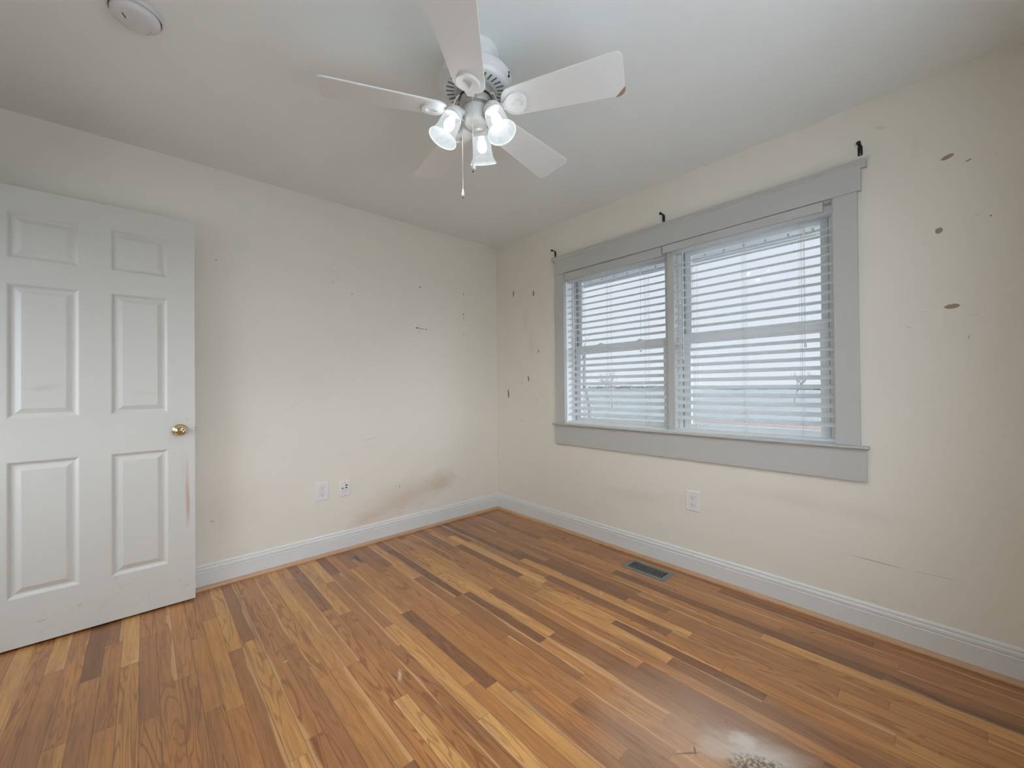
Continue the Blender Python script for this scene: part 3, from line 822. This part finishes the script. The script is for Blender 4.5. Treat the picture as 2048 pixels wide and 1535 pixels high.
# ------------------------------------------------------------------ floor register
VX0, VX1, VY0, VY1 = -.232, -.088, -1.771, -1.488
vt = empty('floor_register', ((VX0+VX1)/2, (VY0+VY1)/2, 0), 'grey metal floor register with dark slots by the right baseboard', 'floor vent')
bm = bmesh.new()
ox, oy = (VX0+VX1)/2, (VY0+VY1)/2
W_, L_ = VX1-VX0, VY1-VY0
def rect_loop(bm, w, l, z): return [bm.verts.new((ox+sx_*w/2, oy+sy_*l/2, z)) for sx_, sy_ in ((-1, -1), (1, -1), (1, 1), (-1, 1))]
lp = [rect_loop(bm, W_, L_, 0), rect_loop(bm, W_, L_, .0015), rect_loop(bm, W_-.012, L_-.012, .0055), rect_loop(bm, W_-.052, L_-.056, .0055), rect_loop(bm, W_-.054, L_-.058, .001)]
for p, q in zip(lp, lp[1:]):
    for k in range(4): bm.faces.new((p[k], p[(k+1) % 4], q[(k+1) % 4], q[k]))
obj('frame', bm, M_vent, vt)
obj('duct_opening', box(ox-W_/2+.027, ox+W_/2-.027, oy-L_/2+.029, oy+L_/2-.029, .0004, .001), M_dark, vt)
bm = bmesh.new()
n = 17; l0 = oy-L_/2+.029; ll = L_-.058
for k in range(1, n):
    yk = l0 + ll*k/n
    bx(bm, ox-W_/2+.026, ox+W_/2-.026, yk-.0022, yk+.0022, .0016, .0052)
obj('louvers', bm, M_vent, vt)
obj('damper_lever', box(ox+.012, ox+.022, oy-L_/2+.052, oy-L_/2+.056, .004, .008), M_vent, vt)
bm = lathe(bmesh.new(), [(.003, 0), (.003, .001)], (ox-W_/2+.020, oy+L_/2-.020, .0055), (0, 0, 1), 10); obj('screw_hole', bm, M_dark, vt)

# ------------------------------------------------------------------ smoke detector
DC = Vector((-2.474, -1.064, H))
sd = empty('smoke_detector', DC, 'round white smoke detector on the ceiling above the open door', 'smoke detector')
obj('mounting_base', lathe(bmesh.new(), [(.066, 0), (.072, .001), (.0725, .012), (.0715, .016), (.0685, .017), (.0675, .010)], DC, (0, 0, -1), 48), M_det, sd, smooth=True)
obj('seam', lathe(bmesh.new(), [(.0678, .012), (.064, .012)], DC, (0, 0, -1), 48, False, False), M_slot, sd)
obj('cover', lathe(bmesh.new(), [(.0640, .010), (.0655, .018), (.0645, .027), (.060, .034), (.052, .0375), (.035, .0395), (.02, .040), (.001, .040)], DC, (0, 0, -1), 48), M_det, sd, smooth=True)
bm = bmesh.new()
dd_ = Vector((-.55, .83, 0)).normalized(); de_ = Vector((-dd_.y, dd_.x, 0))
prism(bm, [(-.010, -.0016), (.010, -.0016), (.010, .0016), (-.010, .0016)], .002, DC + de_*.030 + dd_*.006 + Vector((0, 0, -.0398)), Vector((.4, .92, 0)).normalized(), Vector((-.92, .4, 0)).normalized(), (0, 0, 1))
obj('sounder_slot', bm, M_slot, sd)
U_ = Vector((math.cos(.45), math.sin(.45), 0)); V_ = Vector((-math.sin(.45), math.cos(.45), 0)); BC = DC + U_*.024 + V_*.014
bm = bmesh.new(); prism(bm, round_rect(.0415, .0335, .003), .0012, BC + Vector((0, 0, -.0385)), U_, V_, (0, 0, 1)); obj('button_gap', bm, mat('detector_gap', (.30, .31, .32), .6), sd)
bm = bmesh.new(); prism(bm, round_rect(.038, .030, .003), .004, BC + Vector((0, 0, -.0388)), U_, V_, (0, 0, 1)); obj('test_button', bm, M_det, sd, bevel=.0008)

# ------------------------------------------------------------------ ceiling fan
HX, HY = -1.507, -1.695
FO = Vector((HX, HY, H))
fan = empty('ceiling_fan', FO, 'white five blade ceiling fan with three lit glass shades', 'ceiling fan')
def fl(name, prof, m, parent=fan, n=48, **kw):
    return obj(name, lathe(bmesh.new(), [(r, H-z) for r, z in prof], FO, (0, 0, -1), n), m, parent, smooth=True, **kw)
fl('canopy', [(.088, 2.440), (.089, 2.434), (.086, 2.428), (.074, 2.420), (.072, 2.412), (.066, 2.395), (.055, 2.375), (.050, 2.345)], M_fan)
mh = fl('motor_housing', [(.050, 2.352), (.075, 2.350), (.118, 2.346), (.134, 2.341), (.140, 2.333), (.141, 2.312), (.140, 2.306), (.131, 2.302), (.1285, 2.299), (.127, 2.293), (.122, 2.289), (.114, 2.2868), (.075, 2.2865), (.060, 2.2865)], M_fan)
bm = bmesh.new()
for k in range(30):
    a = 2*PI*k/30
    d = Vector((math.cos(a), math.sin(a), 0)); t = Vector((-math.sin(a), math.cos(a), 0))
    pts = [(-.013, -.0026), (.013, -.0032), (.0155, 0), (.013, .0032), (-.013, .0026), (-.0155, 0)]
    prism(bm, pts, .0016, FO + d*.0985 + Vector((0, 0, 2.2862-H)), d, t, (0, 0, 1))
obj('vent_slots', bm, mat('vent_shadow', (.14, .15, .17), .6), mh)
bm = bmesh.new()
c = FO + r0*.128 - Vector((fw.x, fw.y, 0))*.056 + Vector((0, 0, 2.315-H))
bx(bm, c.x-.003, c.x+.003, c.y-.003, c.y+.003, c.z+.001, c.z+.008); bx(bm, c.x-.003, c.x+.004, c.y-.003, c.y+.003, c.z-.011, c.z-.003)
obj('reverse_switch', bm, M_black, mh)
fl('flywheel', [(.060, 2.287), (.068, 2.285), (.068, 2.262), (.066, 2.259)], M_nickel)
fl('flywheel_gap', [(.0635, 2.262), (.0635, 2.252)], M_dark)
sw = fl('switch_housing', [(.060, 2.258), (.0625, 2.256), (.0625, 2.232), (.060, 2.226), (.046, 2.222)], M_nickel)
fit = fl('light_fitter', [(.040, 2.226), (.046, 2.223), (.0475, 2.216), (.0475, 2.182), (.045, 2.166), (.036, 2.158), (.018, 2.154), (.012, 2.150), (.002, 2.148)], M_fan)

# blades
def blade_outline(L0, L1, w0, w1):
    pts = []
    rt = .026
    # tip with rounded corners
    for k in range(7):
        t = math.radians(90*k/6); pts.append((L1-rt + rt*math.sin(t), -w1/2 + rt - rt*math.cos(t)))
    for k in range(7):
        t = math.radians(90*k/6); pts.append((L1-rt + rt*math.cos(t), w1/2 - rt + rt*math.sin(t)))
    # root: elliptical shoulder
    for k in range(13):
        t = PI/2 + PI*k/12
        pts.append((L0 + .050 + .050*math.cos(t), w0/2*math.sin(t)))
    return pts
BL = [(1.3825, 2.2014), (2.6914, 2.1995), (1.400+4*PI/5, 2.208), (-1.0857, 2.2144), (.1568, 2.2119)]
PH = -.2234
for bi, (a, z) in enumerate(BL):
    d = Vector((math.cos(a), math.sin(a), 0)); t = Vector((-math.sin(a), math.cos(a), 0))
    V = t*math.cos(PH) + Vector((0, 0, math.sin(PH))); N = d.cross(V)
    o = Vector((HX, HY, z))
    pts = blade_outline(.108, .5567, .118, .1657)
    bl = obj('blade', prism(bmesh.new(), pts, .006, o, d, V, N), M_blade, fan, bevel=.0015)
    if bi == 3:       # veneer worn off at one corner
        cp = [(.5567, .0829-.036), (.5567, .0829-.026)] + [(.5307+.026*math.cos(u), .0569+.026*math.sin(u)) for u in [math.radians(q) for q in (15, 35, 55, 75, 90)]] + [(.520, .0829)]
        cp = [(x_, y_) for x_, y_ in cp]
        obj('worn_corner', prism(bmesh.new(), cp, .0068, o, d, V, N), M_wear, bl)
    # iron: a flat stem from the flywheel that opens into a rounded eye under the blade
    bm = bmesh.new()
    no = -N if N.z > 0 else N                      # downwards
    cen = .166
    outer, inner = [], []
    for k in range(40):
        th = 2*PI*k/40
        outer.append((cen + .040*math.cos(th), .0425*math.sin(th)))
        inner.append((cen + .002 + .0225*math.cos(th), .0235*math.sin(th)*(.60 + .40*math.cos(th))))
    annulus(bm, outer, inner, .010, o + no*.0075, d, V, N)
    hub = Vector((HX, HY, 2.266))
    secs = []
    for (r_, wd, up, tw) in ((.1440, .068, 0, 1), (.136, .054, 0, 1), (.126, .038, 0, 1), (.116, .029, -.001, 1), (.106, .0245, -.001, .9), (.097, .0225, .006, .7), (.088, .0225, .022, .4), (.078, .0225, .044, .15), (.060, .023, .055, 0)):
        base = o + d*r_ + no*.0075*tw + Vector((0, 0, up))
        if r_ < .07: base.z = 2.263
        Vt = (V*tw + t*(1-tw)).normalized(); Nt = d.cross(Vt).normalized()
        secs.append([bm.verts.new(base + Vt*wd/2*sa + Nt*.0046*sb) for sa, sb in ((-1, -1), (1, -1), (1, 1), (-1, 1))])
    for p_, q_ in zip(secs, secs[1:]):
        for k in range(4): bm.faces.new((p_[k], p_[(k+1) % 4], q_[(k+1) % 4], q_[k]))
    bm.faces.new(secs[0]); bm.faces.new(secs[-1])
    obj('blade_iron', bm, M_fan, bl, bevel=.002)
# lamps
def lamp(az):
    yw = YAW + math.radians(az)
    d = Vector((math.sin(yw), math.cos(yw), 0))
    top = Vector((HX, HY, 2.1865)) + d*.083; mouth = Vector((HX, HY, 2.0802)) + d*.1299
    ax = (mouth-top).normalized(); L = (mouth-top).length
    ar = obj('lamp_arm', tube(bmesh.new(), [Vector((HX, HY, 2.192)) + d*.040, Vector((HX, HY, 2.200)) + d*.062, top - ax*.022 + Vector((0, 0, .001)), top - ax*.012], [.011, .011, .012, .013], 14), M_fan, fan, smooth=True)
    obj('fitter_cup', lathe(bmesh.new(), [(.012, -.014), (.026, -.012), (.0315, -.006), (.0318, .004), (.0335, .006), (.0335, .009), (.0325, .011), (.0345, .018), (.0345, .021), (.0335, .0215), (.0325, .018), (.0300, -.004)], top, ax, 28), M_fan, ar, smooth=True)
    side = ax.cross(Vector((0, 0, 1))).normalized()
    for s in (0, 1, 2):
        a_, b_, _ = basis(ax); q = a_*math.cos(s*2.094+.4) + b_*math.sin(s*2.094+.4)
        obj('thumb_screw', lathe(bmesh.new(), [(.0015, 0), (.0015, .004), (.0035, .004), (.0035, .008), (.002, .009)], top + ax*.006 + q*.032, q, 10), M_chain, ar)
    pf = [(.0285, .002), (.0300, .010), (.0345, .020), (.0375, .032), (.0385, .050), (.0390, .068), (.0405, .082), (.0440, .096), (.0490, .107), (.0535, .1135), (.0550, L+.001), (.0530, L+.0025)]
    pi_ = [(r-.0028, h) for r, h in reversed(pf[:-1])]
    bm = lathe(bmesh.new(), pf + pi_, top, ax, 40, False, False)
    bm.faces.ensure_lookup_table()
    nq = len(pf)-1
    for fi, f_ in enumerate(bm.faces):
        ri = fi//40
        f_.material_index = 2 if ri in (nq-1, nq, nq+1) else (1 if ri > nq else 0)
    sh = obj('lamp_shade', bm, M_shade, fan, smooth=True)
    bp = [(.0105, .004), (.0110, .022), (.0130, .032), (.0165, .040), (.0187, .049), (.0192, .057), (.0180, .065), (.0145, .0725), (.008, .077), (.002, .0785)]
    bu = obj('bulb', lathe(bmesh.new(), bp, top, ax, 20), M_bulb, fan, smooth=True)
    obj('socket', lathe(bmesh.new(), [(.015, -.010), (.015, .006), (.011, .007)], top, ax, 16), M_plate, bu)
for az in (8, 128, -112): lamp(az)
# pull chains
def chain(x, y, z0, z1, wb, lb):
    bm = bmesh.new()
    tube(bm, [(x, y, z0), (x, y, z1+lb)], .0013, 6)
    n = int((z0-z1-lb)/.0048)
    c_ = obj('pull_chain', bm, M_chain, fan)
    obj('pull_knob', lathe(bmesh.new(), [(.0015, lb), (.003, lb*.85), (.0035, lb*.6), (wb*.55, lb*.35), (wb/2, lb*.2), (wb*.46, lb*.1), (wb*.2, 0)], (x, y, z1), (0, 0, 1), 16), M_chain, c_, smooth=True)
    obj('chain_end', lathe(bmesh.new(), [(.0025, 0), (.003, .003), (.0015, .006)], (x, y, z1-.005), (0, 0, 1), 8), M_dark, c_)
FH = Vector((math.sin(YAW), math.cos(YAW), 0))
p1 = Vector((HX, HY, 0)) - FH*.064 - r0*.006
p2 = Vector((HX, HY, 0)) - r0*.056 + FH*.030
chain(p1.x, p1.y, 2.245, 1.949, .020, .036)
chain(p2.x, p2.y, 2.245, 1.897, .011, .030)

# ------------------------------------------------------------------ outside
GZ = -.75
M_ground = mat('pale_lawn', (.60, .63, .60), .9)
nt = NT(M_ground); v_, *_ = nt.pos()
nt.put(nt.p.inputs['Base Color'], nt.mix(nt.mr(nt.noise(v_, .35, 5, .6), .35, .7), (.165, .178, .172), (.20, .208, .206)))
struct('ground', box(-200, 260, -180, 180, GZ-.2, GZ), M_ground)
M_clay = mat('red_clay_drive', (.22, .155, .14), .9)
struct('path', box(17.4, 18.4, -60, 60, GZ-.1, GZ+.02), M_clay)
M_sof = mat('white_soffit', (.66, .68, .69), .5)
M_hook = mat('hook_grey', (.42, .45, .48), .5)
so = empty('eave_soffit', (.35, -1.7, 2.06), 'white eave soffit with a row of small hooks outside the window top', 'soffit')
obj('soffit_panel', box(.15, .60, -4.2, 1.0, 2.060, 2.085), M_sof, so)
obj('fascia', box(.585, .61, -4.2, 1.0, 2.054, 2.22), M_sof, so)
hk = None
for k in range(24):
    hkn = obj('light_hook', lathe(bmesh.new(), [(.006, 0), (.006, .012), (.003, .016)], (.455, -.5-.125*k, 2.061), (0, 0, -1), 8), M_hook, so)
struct('bounce_terrace', box(-40, 3, -40, YS-.12, GZ, GZ+.03), mat('bounce_concrete', (.85, .85, .86), .8))  # made-up bright paving, added to bounce daylight onto the ceiling
# bare trees
M_bark = mat('pale_bare_bark', (.16, .155, .16), .9)
def tree(x, y, h, seed, label, spread=.62, group=None):
    rnd = random.Random(seed)
    bm = bmesh.new()
    def grow(p, d, L, r, lev):
        pts = [p]; n = 4; q = p.copy(); dd = d.copy()
        for k in range(n):
            dd = (dd + Vector((rnd.uniform(-1, 1), rnd.uniform(-1, 1), rnd.uniform(-.2, .5)))*.13).normalized()
            q = q + dd*L/n; pts.append(q.copy())
        tube(bm, pts, [r*(1-.45*k/n) for k in range(n+1)], 5 if lev else 8, False)
        if lev >= 4: return
        for k in range(4 if lev < 2 else 3):
            t = rnd.uniform(.35, 1.0); i = min(n-1, int(t*n)); b = pts[i].lerp(pts[i+1], t*n-i)
            nd = (dd*.7 + Vector((rnd.uniform(-1, 1), rnd.uniform(-1, 1), rnd.uniform(-.1, .7)))*spread).normalized()
            grow(b, nd, L*rnd.uniform(.5, .72), r*.5, lev+1)
    grow(Vector((0, 0, -.1)), Vector((0, 0, 1)), h*.42, h*.020, 0)
    o = obj('bare_tree', bm, M_bark)
    o.location = (x, y, GZ)
    tag(o, label, 'tree', group)
tree(9.2, 5.8, 5.8, 3, 'large bare tree seen through the left half of the window')
tree(24.0, 15.0, 4.2, 5, 'small bare tree behind the larger one in the left blind')
tree(42.0, 7.4, 3.8, 9, 'distant bare tree seen low in the right blind')
# wooded skyline far away
M_wood = mat('winter_wood', (.085, .085, .09), .95)
bm = bmesh.new()
rnd = random.Random(4)
for k in range(150):
    yy = -60 + k*1.3 + rnd.uniform(-.5, .5); xx = 118 + rnd.uniform(-6, 6); hh = rnd.uniform(.45, .95)
    mtx = Matrix.Translation((xx, yy, GZ + hh*.35)) @ Matrix.Diagonal((2.4, 1.6, hh*.75, 1))
    bmesh.ops.create_icosphere(bm, subdivisions=3, radius=1.0, matrix=mtx)
for v in bm.verts: v.co += Vector((rnd.uniform(-.3, .3), rnd.uniform(-.3, .3), rnd.uniform(-.15, .15)))
o = obj('tree_line', bm, M_wood, smooth=True)
tag(o, 'pale line of winter woods on the horizon beyond the blinds', 'trees', kind='stuff')
